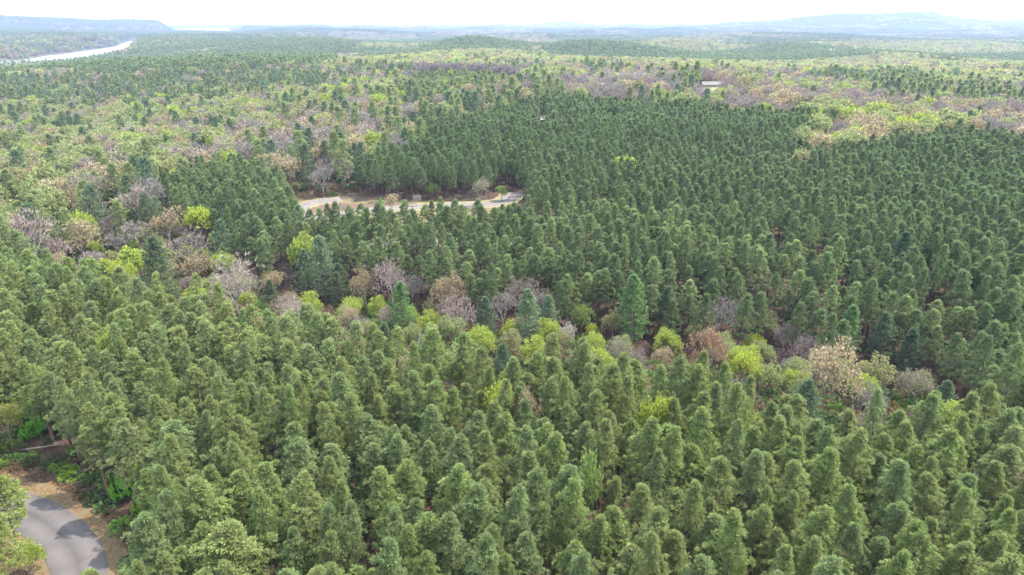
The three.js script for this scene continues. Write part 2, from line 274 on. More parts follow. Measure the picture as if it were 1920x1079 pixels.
{
  // one sheet out to the horizon: rings round the camera, finer ahead and near
  const ang = [], rad = [0];
  for (let i = 0; i <= 420; i++) ang.push(-0.95 + 1.9 * i / 420);
  for (let i = 1; i < 60; i++) ang.push(0.95 + (2 * Math.PI - 1.9) * i / 60);
  for (let r = 14; r < 26000; r *= r < 60 ? 1.2 : r < 330 ? 1.011 : r < 2500 ? 1.022 : 1.03) rad.push(r);
  const n = ang.length, pos = [], col = [], uv = [], ix = [];
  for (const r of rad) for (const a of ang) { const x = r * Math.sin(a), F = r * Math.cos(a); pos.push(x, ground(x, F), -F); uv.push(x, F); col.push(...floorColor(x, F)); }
  for (let i = 0; i + 1 < rad.length; i++) for (let j = 0; j < n; j++) { const a = i * n + j, b = i * n + (j + 1) % n; if (i) ix.push(a, b + n, b); ix.push(a, a + n, b + n); }
  const g = new THREE.BufferGeometry();
  g.setAttribute('position', new THREE.Float32BufferAttribute(pos, 3)); g.setAttribute('uv', new THREE.Float32BufferAttribute(uv, 2)); g.setAttribute('color', new THREE.Float32BufferAttribute(col, 3)); g.setIndex(ix); g.computeVertexNormals();
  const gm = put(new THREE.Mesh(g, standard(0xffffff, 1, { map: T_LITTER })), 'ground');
  tag(gm, 'forest ground of pine straw and leaf litter rolling to the hazy hills', null, null, 'structure');
}
// water of the reservoir, two reaches of it
function sheet(name, outline, y, material, label) {
  const shape = new THREE.Shape(outline.map(([x, F]) => new THREE.Vector2(x, F))), g = new THREE.ShapeGeometry(shape);
  g.rotateX(-Math.PI / 2);
  const m = put(new THREE.Mesh(g, material), name); m.position.y = y; return tag(m, label, null, null, 'structure');
}
function widen(line, w) {
  const L = [], R = [];
  line.forEach(([x, F], i) => { const a = line[Math.max(0, i - 1)], b = line[Math.min(line.length - 1, i + 1)], dx = b[0] - a[0], dy = b[1] - a[1], l = Math.hypot(dx, dy), q = typeof w === 'function' ? w(i / (line.length - 1)) : w; L.push([x - dy / l * q, F + dx / l * q]); R.unshift([x + dy / l * q, F - dx / l * q]); });
  return [...L, ...R];
}
const WATER_MAT = new THREE.MeshPhysicalMaterial({ color: rgb(0.2, 0.22, 0.23), roughness: 0.28, metalness: 0, ior: 1.33 });
sheet('lake_water', widen(LAKE, 460), WATER, WATER_MAT, 'pale lake reach winding between wooded shores');
sheet('lake_water', widen(FAR_LAKE, 520), WATER, WATER_MAT, 'distant bright lake reach below the skyline');

// ---------------------------------------------------------------- roads
const smooth = (pts, n) => new THREE.CatmullRomCurve3(pts.map(([x, F]) => new THREE.Vector3(x, 0, F)), false, 'centripetal').getSpacedPoints(n).map((p) => [p.x, p.z]);
function ribbon(name, line, left, right, lift, map, label, ragged = 0, skirt = 0.12, worn = 0) {   // a strip laid on the ground between two offsets from a line
  const pos = [], uv = [], ix = [], col = [], K = worn ? 14 : 6;
  line.forEach(([x, F], i) => {
    const a = line[Math.max(0, i - 1)], b = line[Math.min(line.length - 1, i + 1)], dx = b[0] - a[0], dy = b[1] - a[1], l = Math.hypot(dx, dy), nx = dy / l, ny = -dx / l;
    for (let k = -1; k <= K + 1; k++) {
      const t = Math.min(1, Math.max(0, k / K)), w = (e) => e === 0 ? 0 : ragged * (noise(x / 1.7 + e * 9, F / 1.7) + 0.7 * noise(x / 0.5, F / 0.5 + e) - 0.85);
      const o = left + (right - left) * t + (t === 0 && ragged ? (left < right && left < -4 ? -w(1) : 0) : 0) + (t === 1 && ragged && right > 4 ? w(2) : 0), X = x + nx * o, Y = F + ny * o;
      pos.push(X, ground(X, Y) + lift - (k < 0 || k > K ? skirt : 0), -Y); uv.push(X, Y);
      const c = 1 + worn * (0.16 * Math.cos(t * 4 * Math.PI + Math.PI) - (Math.abs(t - 0.5) < 0.04 ? 0.12 : 0) + 0.3 * (noise(X / 2.3, Y / 2.3) - 0.5) + (noise(i / 9 + 4, 2) < 0.12 ? -0.14 : 0)); col.push(c, c, c);
    }
  });
  const q = K + 3;
  for (let i = 0; i + 1 < line.length; i++) for (let k = 0; k + 1 < q; k++) { const a = i * q + k; ix.push(a, a + 1, a + q, a + 1, a + q + 1, a + q); }
  const g = new THREE.BufferGeometry();
  g.setAttribute('position', new THREE.Float32BufferAttribute(pos, 3)); g.setAttribute('uv', new THREE.Float32BufferAttribute(uv, 2)); g.setAttribute('color', new THREE.Float32BufferAttribute(col, 3)); g.setIndex(ix); g.computeVertexNormals();
  const m = put(new THREE.Mesh(g, new THREE.MeshStandardMaterial({ map, roughness: 0.95, vertexColors: true, side: THREE.DoubleSide })), name);
  return tag(m, label, null, null, 'structure');
}
const NEAR_ROAD = smooth([[-150, 104], [-118, 98], [-95, 92], [-82, 88.4], [-72.5, 84.4], [-64.8, 79.1], [-59.4, 73.2], [-56.4, 66], [-55.4, 58], [-57, 45], [-62, 20], [-70, -20]], 160);
const UPPER_ROAD = smooth(FAR_ROAD, 300), WOOD_LANE = smooth(LANE, 60);
ribbon('road', NEAR_ROAD, -3.3, 3.3, 0.10, T_ASPHALT, 'grey asphalt bend of the near road with tree shadows', 0, 0.12, 1);
ribbon('road_verge', NEAR_ROAD, -5.7, 5.2, 0.05, T_GRASS, 'tan dry grass verges of the near road bend', 1.5);
ribbon('road', UPPER_ROAD, -3.6, 3.6, 0.16, T_ASPHALT.clone(), 'pale asphalt of the upper road curving into the pines', 0, 0.12, 0.8);
ribbon('road_verge', UPPER_ROAD, -6.2, 5.6, 0.08, T_PALE, 'pale mown grass verges of the upper road', 1.2);
ribbon('road', WOOD_LANE, -3, 3, 0.16, T_ASPHALT, 'pale lane glimpsed between the middle pines');
// the grey-white of the upper road is older, drier asphalt
scene.getObjectByName('road_001').material.color.setRGB(1.7, 1.68, 1.62);
scene.getObjectByName('road_002').material.color.setRGB(1.7, 1.68, 1.62);
const roadClear = (x, F) => {
  const r = Math.hypot(x, F);
  if (x < -44 && F < 70) return false;
  if (r < 170 && x < 0) { const d = toLine(x, F, NEAR_ROAD)[0]; if (d < (F < 76 ? 10.5 : 8.2)) return false; }
  if (r > 120 && r < 380) { if (toLine(x, F, UPPER_ROAD)[0] < (x > 0 ? 5.5 : 8.2)) return false; if (toLine(x, F, WOOD_LANE)[0] < 3.6) return false; }
  return true;
};
// the red straw island inside the bend of the upper road
{
  const isl = [[-84, 279], [-83, 272], [-76, 268], [-66, 274], [-50, 279], [-40, 281.5], [-60, 283.5], [-78, 284.5]], s = smooth([...isl, isl[0]], 60), m = [], N = 9;
  const pos = [], uv = [], ix = [], cx = -66, cF = 278;
  for (let k = 0; k <= N; k++) for (const [x, F] of s) { const X = cx + (x - cx) * k / N, Y = cF + (F - cF) * k / N; pos.push(X, ground(X, Y) + 0.12, -Y); uv.push(X, Y); }
  for (let k = 0; k < N; k++) for (let i = 0; i + 1 < s.length; i++) { const a = k * s.length + i; ix.push(a, a + 1, a + s.length + 1, a, a + s.length + 1, a + s.length); }
  const g = new THREE.BufferGeometry(); g.setAttribute('position', new THREE.Float32BufferAttribute(pos, 3)); g.setAttribute('uv', new THREE.Float32BufferAttribute(uv, 2)); g.setIndex(ix); g.computeVertexNormals();
  tag(put(new THREE.Mesh(g, new THREE.MeshStandardMaterial({ map: T_STRAW, roughness: 1, side: THREE.DoubleSide })), 'straw_ground'), 'red-brown pine straw inside the bend of the upper road', null, null, 'structure');
}

// ---------------------------------------------------------------- houses far off, each with its parts
const CLEARINGS = [];
const M_GLASS = new THREE.MeshPhysicalMaterial({ color: rgb(0.04, 0.05, 0.06), roughness: 0.1 });
function house(name, x, F, turn, w, d, h, wall, roof, label, category, windows = 3) {
  const g = put(new THREE.Group(), name); g.position.set(x, ground(x, F), -F); g.rotation.y = turn; tag(g, label, category);
  const part = (n, parent, color, make, rough) => { const m = new MB(); make(m); return put(new THREE.Mesh(m.geometry(), standard(color, rough ?? 0.8)), n, parent); };
  const W = part('wall', g, wall, (m) => { m.box(-w / 2, w / 2, -2, h, -d / 2, d / 2, WHITE); for (const s of [-1, 1]) { const X = s * (w / 2 - 0.002); m.tri([X, h, -d / 2], [X, h, d / 2], [X, h + d * 0.25, 0], WHITE); } });
  const R = part('roof', g, roof, (m) => { const o = 0.5, y = h + d * 0.27, e = h - 0.15; for (const s of [-1, 1]) { const a = [-w / 2 - o, e, s * (d / 2 + o)], b = [w / 2 + o, e, s * (d / 2 + o)], c = [w / 2 + o, y, 0], f = [-w / 2 - o, y, 0], up = (p) => [p[0], p[1] + 0.2, p[2]]; m.quad(a, b, c, f, WHITE); m.quad(up(a), up(b), up(c), up(f), WHITE); m.quad(a, b, up(b), up(a), WHITE); m.quad(b, c, up(c), up(b), WHITE); m.quad(a, f, up(f), up(a), WHITE); } }, 0.6);
  part('chimney', R, rgb(0.3, 0.14, 0.1), (m) => m.box(w * 0.22, w * 0.22 + 0.9, h + d * 0.1, h + d * 0.27 + 1.1, -0.45, 0.45, WHITE));
  for (let i = 0; i < windows; i++) {
    const X = -w / 2 + w * (i + 0.5) / (windows + 0.4), f = part('window', g, rgb(0.75, 0.75, 0.73), (m) => m.box(X - 0.75, X + 0.75, 0.9, 2.3, d / 2 - 0.05, d / 2 + 0.06, WHITE));
    const p = put(new THREE.Mesh(new THREE.BoxGeometry(1.25, 1.15, 0.06), M_GLASS), 'pane', f); p.position.set(X, 1.6, d / 2 + 0.06);
  }
  part('door', g, rgb(0.16, 0.09, 0.06), (m) => m.box(w / 2 - 1.9, w / 2 - 0.9, 0, 2.1, d / 2 - 0.05, d / 2 + 0.05, WHITE));
  CLEARINGS.push([x, F, Math.max(w, d) * 0.75]);
  return g;
}
const GREY_ROOF = rgb(0.04, 0.046, 0.054), WHITE_WALL = rgb(0.2, 0.195, 0.185);
function homestead(px) { return px; }
house('house', 174, 616, 0.15, 20, 9, 2.7, WHITE_WALL, GREY_ROOF, 'long low house with pale grey roof just beyond the back pines', 'house', 5);
house('shed', 223, 413, 0.5, 7, 5, 2.6, rgb(0.45, 0.45, 0.44), rgb(0.4, 0.4, 0.4), 'small white shed beside the rounded yellow-green tree', 'shed', 1);
house('farmhouse', 739, 1265, -0.2, 24, 11, 4, rgb(0.3, 0.25, 0.21), rgb(0.13, 0.11, 0.11), 'brown-roofed farmhouse by the pale field among far woods', 'house', 4);
house('house', 631, 1261, 0.3, 22, 10, 4.5, WHITE_WALL, GREY_ROOF, 'white house hidden in trees west of the brown-roofed farmhouse', 'house', 4);
house('barn', 1040, 2330, 0.1, 34, 14, 6, rgb(0.4, 0.4, 0.4), rgb(0.36, 0.37, 0.38), 'long pale barn in the farthest clearing', 'barn', 4);
house('barn', 1095, 2300, 0.4, 26, 12, 5, rgb(0.38, 0.38, 0.38), rgb(0.33, 0.34, 0.35), 'second shorter pale barn in the farthest clearing', 'barn', 3);
house('cabin', 21, 479, 0.7, 7, 5, 2.8, rgb(0.2, 0.09, 0.055), rgb(0.25, 0.23, 0.22), 'little rust-brown cabin in a slot among the hill pines', 'cabin', 1);
const FIELDS = [[[690, 1205], [700, 1300], [800, 1330], [850, 1270], [800, 1215]], [[1000, 2240], [1010, 2350], [1130, 2350], [1120, 2250]], [[158, 575], [150, 625], [195, 632], [205, 590]]];
FIELDS.forEach((P, n) => {
  const pos = [], uv = [], ix = [], s = smooth([...P, P[0]], 40), c = P.reduce((a, p) => [a[0] + p[0] / P.length, a[1] + p[1] / P.length], [0, 0]), N = 10;
  for (let k = 0; k <= N; k++) for (const [x, F] of s) { const X = c[0] + (x - c[0]) * k / N, Y = c[1] + (F - c[1]) * k / N; pos.push(X, ground(X, Y) + 0.5, -Y); uv.push(X, Y); }
  for (let k = 0; k < N; k++) for (let i = 0; i + 1 < s.length; i++) { const a = k * s.length + i; ix.push(a, a + 1, a + s.length + 1, a, a + s.length + 1, a + s.length); }
  const g = new THREE.BufferGeometry(); g.setAttribute('position', new THREE.Float32BufferAttribute(pos, 3)); g.setAttribute('uv', new THREE.Float32BufferAttribute(uv, 2)); g.setIndex(ix); g.computeVertexNormals();
  tag(put(new THREE.Mesh(g, new THREE.MeshStandardMaterial({ map: T_PALE, roughness: 1, side: THREE.DoubleSide })), 'field'), ['pale grass field round the brown-roofed farmhouse', 'pale yard round the far barns', 'pale lawn round the long low house'][n], null, null, 'structure');
});
const inClearing = (x, F) => {
  if (F > 300) { for (const [a, b, r] of CLEARINGS) { const k = F / b; if (Math.hypot(x - a, F - b) < r || (F < b && F > b - 14 * b / 85 && Math.abs(x - a * k) < r * 0.6)) return true; } for (const P of FIELDS) if (F > 550 && inside(x, F, P)) return true; }
  return false;
};

// ---------------------------------------------------------------- trees: every kind is modelled at its real size, base at the origin
const R3 = (r) => [r() * 2 - 1, r() * 2 - 1, r() * 2 - 1];
const norm = (v) => { const l = Math.hypot(...v) || 1; return [v[0] / l, v[1] / l, v[2] / l]; };
const mad = (a, d, t) => [a[0] + d[0] * t, a[1] + d[1] * t, a[2] + d[2] * t];
const cross = (a, b) => [a[1] * b[2] - a[2] * b[1], a[2] * b[0] - a[0] * b[2], a[0] * b[1] - a[1] * b[0]];
const shade = (c, k) => [c[0] * k, c[1] * k, c[2] * k];
function tuft(m, r, at, dir, n, len, wide, col, tip) {                  // a spray of needle fans or leaves
  for (let i = 0; i < n; i++) {
    const d = norm(mad(dir, R3(r), 0.85)), s = norm(cross(d, R3(r))), l = len * (0.7 + 0.6 * r()), e = mad(at, d, l), k = 0.8 + 0.4 * r();
    m.tri(mad(at, d, -0.1 * l), mad(e, s, wide / 2), mad(e, s, -wide / 2), shade(col, k), shade(tip, k));
  }
}
const PINE_C = [0.13, 0.172, 0.072], PINE_TIP = [0.188, 0.24, 0.104], PINE_CANDLE = [0.26, 0.295, 0.14], BARK = [0.13, 0.095, 0.075], TWIG = [0.1, 0.085, 0.07];
function pine(seed, lod, lean = 0) {                                    // plantation pine, 18 m
  const r = rng(seed), T = new MB(), C = new MB(), H = 18, zb = 5.4 + 1.8 * r(), Rm = 3.0 + 0.4 * r();
  const bendX = (r() - 0.5) * 1.5 + lean, bendZ = (r() - 0.5) * 1.5, turn = r() * 6.28, lobes = 1 + Math.floor(r() * 3), axis = (y) => [bendX * (y / H) ** 2, y, bendZ * (y / H) ** 2];
  const sides = lod === 0 ? 7 : lod === 1 ? 5 : 3, seg = lod === 0 ? 6 : lod === 1 ? 4 : 2, rad = (y) => 0.2 * (1 - y / (H + 1)) + 0.015;
  if (lod < 3) for (let i = 0; i < seg; i++) { const a = i / seg * (H - 0.4), b = (i + 1) / seg * (H - 0.4); T.tube(axis(a - (i ? 0 : 0.4)), axis(b), rad(a) * (i ? 1 : 1.15), rad(b), sides, shade(BARK, 0.85 + 0.3 * r())); }
  if (lod === 0) for (let i = 0; i < 12; i++) { const y = 3 + r() * (zb - 3), a = r() * 6.28, p = axis(y); T.tube(p, mad(p, [Math.cos(a), 0.1 - 0.3 * r(), Math.sin(a)], 0.5 + r()), 0.025, 0.01, 3, TWIG); }
  const nB = [60, 46, 42, 12][lod], ends = [3, 2, 1, 1][lod], perE = [7, 6, 5, 2][lod], nT = [8, 6, 4, 2][lod], len = [0.38, 0.5, 0.95, 2.0][lod], wide = [0.09, 0.16, 0.36, 1.5][lod], puff = [0.25, 0.3, 0.7, 1.0][lod];
  for (let i = 0; i < nB; i++) {
    const s = (i + r()) / nB, y = zb + (H - zb) * Math.pow(s, 0.9), az = i * 2.39996 + r() * 0.7, prof = Math.pow(1 - s, 0.78) * (0.62 + 0.38 * sm(0, 0.3, s)), L = Math.max(0.25, Rm * prof * (0.6 + 0.7 * r()) * (0.92 + 0.2 * Math.sin(az * lobes + s * 8 + turn))), up = 0.05 + 0.7 * s + 0.3 * (r() - 0.5);
    const d = norm([Math.cos(az), up, Math.sin(az)]), o = axis(y), q = norm(cross(d, [0, 1, 0]));
    if (lod < 2) C.tri(mad(o, q, 0.05), mad(o, q, -0.05), mad(o, d, L * 0.95), shade(TWIG, 1.1));
    for (let k = 0; k < ends; k++) {                                    // the branch forks into shoots, each with its own brush of needles
      const t = ends === 1 ? 0.95 : [1, 0.72, 0.5][k] * (0.9 + 0.2 * r()), e = mad(mad(o, d, L * t), q, k ? (k === 1 ? 1 : -1) * L * (0.22 + 0.3 * r()) : 0);
      e[1] += 0.14 * L * t * t + 0.25 * (r() - 0.4);
      const tone = 0.72 + 0.5 * r(), fresh = r() < 0.12 + 0.3 * s && k === 0, big = 0.75 + 0.6 * r();
      for (let n = 0; n < perE; n++) {
        const v = norm(mad(R3(r), [d[0] * 0.5, 0.55, d[2] * 0.5], 1)), p = lod < 2 ? mad(e, v, puff * big * Math.cbrt(r())) : mad(mad(o, d, L * (0.35 + 0.65 * Math.sqrt((n + 0.6) / perE))), R3(r), 0.3 * L * (1.05 - 0.5 * t));
        tuft(C, r, p, norm(mad(v, [0, 1, 0], 0.35)), nT, len, wide, shade(PINE_C, tone), fresh && v[1] > 0.25 ? PINE_CANDLE : shade(PINE_TIP, tone));
      }
    }
  }
  return { trunk: T, crown: C };
}
function whitePine(seed, lod) {                                          // layered, feathery, 18 m tall and 9 m wide
  const r = rng(seed), T = new MB(), C = new MB(), H = 18, sides = lod ? 4 : 7;
  T.tube([0, -0.4, 0], [0.1, 9, 0], 0.26, 0.15, sides, [0.13, 0.11, 0.1]); T.tube([0.1, 9, 0], [0, 17.4, 0.1], 0.15, 0.03, sides, [0.12, 0.1, 0.09]);
  const levels = [15, 11, 8, 4][lod], per = [7, 6, 5, 4][lod], nK = [11, 6, 3, 2][lod], nT = [5, 3, 2, 2][lod], len = [0.6, 0.9, 1.4, 2.2][lod], wide = [0.2, 0.4, 0.7, 1.4][lod];
  for (let l = 0; l < levels; l++) {
    const s = l / (levels - 1), y = 3 + 14.4 * Math.pow(s, 0.9), Lm = 4.4 * Math.pow(1 - s, 0.75) * (0.75 + 0.25 * sm(0, 0.25, s)) + 0.35;
    for (let b = 0; b < per; b++) {
      const az = b * 6.283 / per + l * 1.3 + r() * 0.6, L = Lm * (0.65 + 0.5 * r()), up = 0.12 + 0.5 * s + 0.15 * (r() - 0.5), d = norm([Math.cos(az), up, Math.sin(az)]), o = [0, y + 0.5 * (r() - 0.5), 0], side = norm(cross(d, [0, 1, 0]));
      if (lod < 2) T.tube(o, mad(o, d, L * 0.9), 0.05, 0.012, 3, TWIG);
      for (let k = 0; k < nK; k++) {
        const t = 0.25 + 0.75 * (k + r()) / nK, fan = (r() - 0.5) * 1.1 * L * (0.25 + 0.35 * Math.sin(t * 3)), p = mad(mad(o, d, L * t), side, fan);
        p[1] += 0.12 * L * t * t + 0.1 * (r() - 0.5);
        const k2 = 0.8 + 0.4 * r();
        tuft(C, r, p, norm([d[0], 0.55, d[2]]), nT, len, wide, shade([0.07, 0.115, 0.065], k2), shade([0.12, 0.18, 0.1], k2));
      }
    }
  }
  return { trunk: T, crown: C };
}
// broadleaved trees, 12 m tall and 9 m wide: a branching skeleton, then twigs, buds or young leaves at its ends
function broad(seed, lod, look) {
  const r = rng(seed), T = new MB(), C = new MB(), ends = [], lim = [4, 3, 2, 1][lod], kids = [[6, 4, 4, 3], [6, 5, 4], [7, 7], [14]][lod], tall = look.tall ?? 1;
  const grow = (p, d, len, rad, lvl) => {
    const mid = mad(p, d, len * 0.5), d2 = norm(mad(mad(d, R3(r), 0.22), [0, 1, 0], 0.12)), e = mad(mid, d2, len * 0.55);
    if (lod < 3) { if (lvl < 2 || (lvl === 2 && lod < 2)) { T.tube(p, mid, rad, rad * 0.82, lvl ? 3 : 6, look.bark); T.tube(mid, e, rad * 0.82, rad * 0.55, lvl ? 3 : 6, look.bark); } else { const q = norm(cross(d, R3(r))); C.tri(mad(p, q, rad), mad(p, q, -rad), e, shade(look.twig, 0.8 + 0.4 * r())); } }
    if (lvl >= lim) { ends.push([e, d2]); return; }
    const n = kids[lvl], turn = r() * 6.28;
    for (let i = 0; i < n; i++) {
      const a = turn + i * 6.283 / n + (r() - 0.5) * 0.6, u = norm(cross(d2, [0.3, 0.2, 0.9])), v = cross(d2, u), open = (lvl === 0 ? 0.75 : 0.72) * (0.5 + 0.7 * r());
      const nd = norm(mad(mad(mad([0, 0, 0], d2, Math.cos(open)), u, Math.sin(open) * Math.cos(a)), v, Math.sin(open) * Math.sin(a)));
      grow(mad(p, d, len * 0.5).map((x, k) => x + (e[k] - mid[k]) * (0.25 + 0.75 * r())), nd, len * (lvl === 0 ? 0.62 : 0.66) * (0.8 + 0.45 * r()), rad * 0.55, lvl + 1);
    }
  };
  grow([0, -0.3, 0], norm([0.1 * (r() - 0.5), 1, 0.1 * (r() - 0.5)]), 4.6, 0.24, 0);
  const fine = [6, 8, 10, 10][lod] * (look.twiggy ?? 1), tl = [0.85, 1.1, 1.8, 2.8][lod], tw = [0.06, 0.11, 0.26, 0.7][lod];
  for (const [e, d] of ends) {
    for (let i = 0; i < fine; i++) { const q = norm(mad(mad(d, R3(r), 0.9), [0, 1, 0], 0.3)), s = norm(cross(q, R3(r))); C.tri(mad(e, s, tw), mad(e, s, -tw), mad(e, q, tl * (0.6 + 0.8 * r())), shade(look.twig, 0.75 + 0.5 * r())); }
    const n = Math.floor(look.leaves * [1.2, 1.9, 3.2, 7][lod] + r()), sz = look.size * [1, 1.5, 2.3, 3.2][lod];
    for (let i = 0; i < n; i++) { const p = mad(e, R3(r), [0.6, 0.8, 1.3, 2.2][lod]), k = 0.72 + 0.56 * r(); tuft(C, r, p, norm([d[0], d[1] + 0.6, d[2]]), 3, sz, sz * 0.85, shade(look.leaf, k), shade(look.leaf, k * (1 + 0.35 * r()))); }
  }
  // bring the crown to 12 m by 9 m
  const ys = [], os = []; for (let i = 0; i < C.p.length; i += 3) { ys.push(C.p[i + 1]); os.push(Math.hypot(C.p[i], C.p[i + 2])); } ys.sort((a, b) => a - b); os.sort((a, b) => a - b);
  const top = ys[Math.floor(ys.length * 0.985)], out = os[Math.floor(os.length * 0.94)];
  for (const m of [T, C]) for (let i = 0; i < m.p.length; i += 3) { m.p[i] *= 4.5 / out; m.p[i + 2] *= 4.5 / out; m.p[i + 1] *= 12 / top * tall; }
  return { trunk: T, crown: C };
}
const GREY_BARK = [0.21, 0.195, 0.182];
const LOOKS = {
  leafing: { bark: [0.15, 0.13, 0.11], twig: [0.19, 0.17, 0.11], leaf: [0.225, 0.262, 0.098], leaves: 4.6, size: 0.34, twiggy: 0.35 },
  bare: { bark: GREY_BARK, twig: [0.22, 0.204, 0.2], leaf: [0.3, 0.26, 0.21], leaves: 0.25, size: 0.16, twiggy: 0.85 },
  budding: { bark: GREY_BARK, twig: [0.22, 0.19, 0.16], leaf: [0.31, 0.285, 0.18], leaves: 2.4, size: 0.24, twiggy: 1.0 },
};
const KINDS = {
  pine: { make: pine, H: 18, W: 5.7, noun: 'pine', group: 'plantation pines of the near stand', category: 'pine tree', name: 'pine_tree' },
  white_pine: { make: whitePine, H: 18, W: 8.6, noun: 'white pine', group: 'feathery white pines among the broadleaved trees', category: 'pine tree', name: 'white_pine_tree' },
  leafing: { make: (s, l) => broad(s, l, LOOKS.leafing), H: 12, W: 9, noun: 'leafing tree', group: 'broadleaved trees in young yellow-green leaf', category: 'tree', name: 'leafing_tree' },
  bare: { make: (s, l) => broad(s, l, LOOKS.bare), H: 12, W: 9, noun: 'bare tree', group: 'leafless broadleaved trees', category: 'tree', name: 'bare_tree' },
  budding: { make: (s, l) => broad(s, l, LOOKS.budding), H: 12, W: 9, noun: 'budding tree', group: 'broadleaved trees in bud and blossom', category: 'tree', name: 'budding_tree' },
};
const TINTS = {
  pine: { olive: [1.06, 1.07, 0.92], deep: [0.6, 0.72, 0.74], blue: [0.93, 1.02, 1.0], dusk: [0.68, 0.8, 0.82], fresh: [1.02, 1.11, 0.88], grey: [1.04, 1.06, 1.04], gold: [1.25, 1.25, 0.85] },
  white_pine: { green: [0.95, 1.0, 1.05], dim: [0.95, 0.9, 0.85], pale: [1.45, 1.4, 1.45], bright: [1.15, 1.35, 0.95], dark: [0.62, 0.7, 0.78], cedar: [1.2, 1.9, 0.6] },
  leafing: { lime: [1.12, 1.26, 0.7], pale: [1.0, 1.06, 1.2], yellow: [1.25, 1.36, 0.55], olive: [1.0, 0.92, 1.15], green: [0.74, 0.96, 0.75], gold: [1.25, 1.15, 0.9] },
  bare: { pink: [1.06, 0.97, 0.98], grey: [0.95, 0.97, 1.0], brown: [0.82, 0.79, 0.78], cream: [1.18, 1.15, 1.08], red: [1.0, 0.7, 0.62], plum: [0.92, 0.82, 0.88] },
  budding: { tan: [1.0, 0.94, 0.88], cream: [1.15, 1.12, 1.05], russet: [0.9, 0.72, 0.68], white: [1.4, 1.5, 2.0], grey: [0.85, 0.92, 1.0] },
};
const SAID = { olive: 'olive', dusk: 'dusky green', deep: 'deep green', blue: 'blue-green', fresh: 'fresh green', grey: 'grey-green', gold: 'golden green', green: 'mid-green', dim: 'dull green', pale: 'pale', bright: 'bright green', dark: 'dark', cedar: 'vivid green', lime: 'lime', yellow: 'yellow-green', pink: 'pinkish', brown: 'brownish', cream: 'cream', red: 'reddish', plum: 'plum-grey', tan: 'tan', russet: 'russet', white: 'white' };

// ---------------------------------------------------------------- where each tree stands
const trees = { pine: [], white_pine: [], leafing: [], bare: [], budding: [] };    // [x, F, width, height, tint, turn, label]
const far = [];                                                          // beyond a kilometre: [x, F, size, kind, tint]
const seat = rng(11), cells = new Map(), cellOf = (x, F) => Math.floor(x / 12) + ':' + Math.floor(F / 12);
function near(x, F, r) { for (let i = -1; i <= 1; i++) for (let j = -1; j <= 1; j++) for (const t of cells.get(Math.floor(x / 12) + i + ':' + (Math.floor(F / 12) + j)) ?? []) if (Math.hypot(t[0] - x, t[1] - F) < (r + t[2])) return true; return false; }
function stand(kind, x, F, w, h, tint, label) { trees[kind].push([x, F, w, h, tint, seat() * 6.28, label]); const k = cellOf(x, F); if (!cells.has(k)) cells.set(k, []); cells.get(k).push([x, F, w * 0.36]); }
for (const [k, x, F, w, h, tint, label] of SINGLED_OUT) stand(k, x, F, w, h, tint, label);
const pick = (kind, u) => { const k = Object.keys(TINTS[kind]).filter((t) => !['gold', 'cedar', 'white', 'red', 'russet'].includes(t)); return k[Math.min(k.length - 1, Math.floor(u * k.length))]; };
const wood = (kind, x, F, u) => { const v = 0.45 * noise(x / 70 + 13, F / 90) + 0.55 * u, o = { leafing: ['pale', 'olive', 'pale', 'lime', 'pale', 'olive', 'pale'], bare: ['grey', 'pink', 'cream', 'pink', 'grey'], white_pine: ['green', 'dim', 'pale', 'green'], budding: ['tan', 'cream', 'cream', 'grey'] }[kind]; return o[Math.min(o.length - 1, Math.floor(sm(0.12, 0.88, v) * o.length))]; };
const inView = (x, F) => Math.abs(x) < 0.86 * F + 45;
const landHas = (x, F) => roadClear(x, F) && !inClearing(x, F);
// the planted stands, in rows
for (let i = -165; i < 270; i++) for (let j = -25; j < 220; j++) {
  const u = i * 3.95 + (hash(i, j) - 0.5) * 2.9, v = j * 4.1 + (hash(j, i + 999) - 0.5) * 2.9, x = u * 0.94 - v * 0.34, F = u * 0.34 + v * 0.94;
  if (F < 18 || F > 640 || !inView(x, F)) continue;
  const a = inside(x, F, NEAR_STAND), b = !a && inside(x, F, MIDDLE_STAND), gap = x > 6 && inside(x, F, GAP), c = !a && !b && (gap || inside(x, F, BACK_STAND) || inside(x, F, EAST_STAND));
  if (gap && hash(i * 3, j + 7) < 0.3) continue;
  if (!a && !b && !c || !landHas(x, F) || inside(x, F, OPEN_BANK)) continue;
  if (hash(i + 5, j - 77) < 0.05 || (x > 0 && F > 130 && F < 300 && toLine(x, F, DIVIDE)[0] < 4.6) || near(x, F, 0.6)) continue;
  const n = noise(x / 37, F / 37), s = (a ? 1 : 0.94) * (0.72 + 0.33 * hash(i - 31, j) + 0.14 * (n - 0.5)), w = (a ? 5.7 : 5.5) * (0.76 + 0.5 * hash(i, j + 313));
  const hue = 0.55 * hash(i + 71, j) + 0.45 * n;
  stand('pine', x, F, w, 18.2 * s, a ? ['grey', 'olive', 'blue', 'fresh', 'olive', 'grey'][Math.floor(hue * 5.99)] : (b ? ['dusk', 'deep', 'blue', 'dusk', 'dusk'] : ['deep', 'dusk', 'dusk', 'deep', 'deep'])[Math.floor(hue * 4.99)]);
}
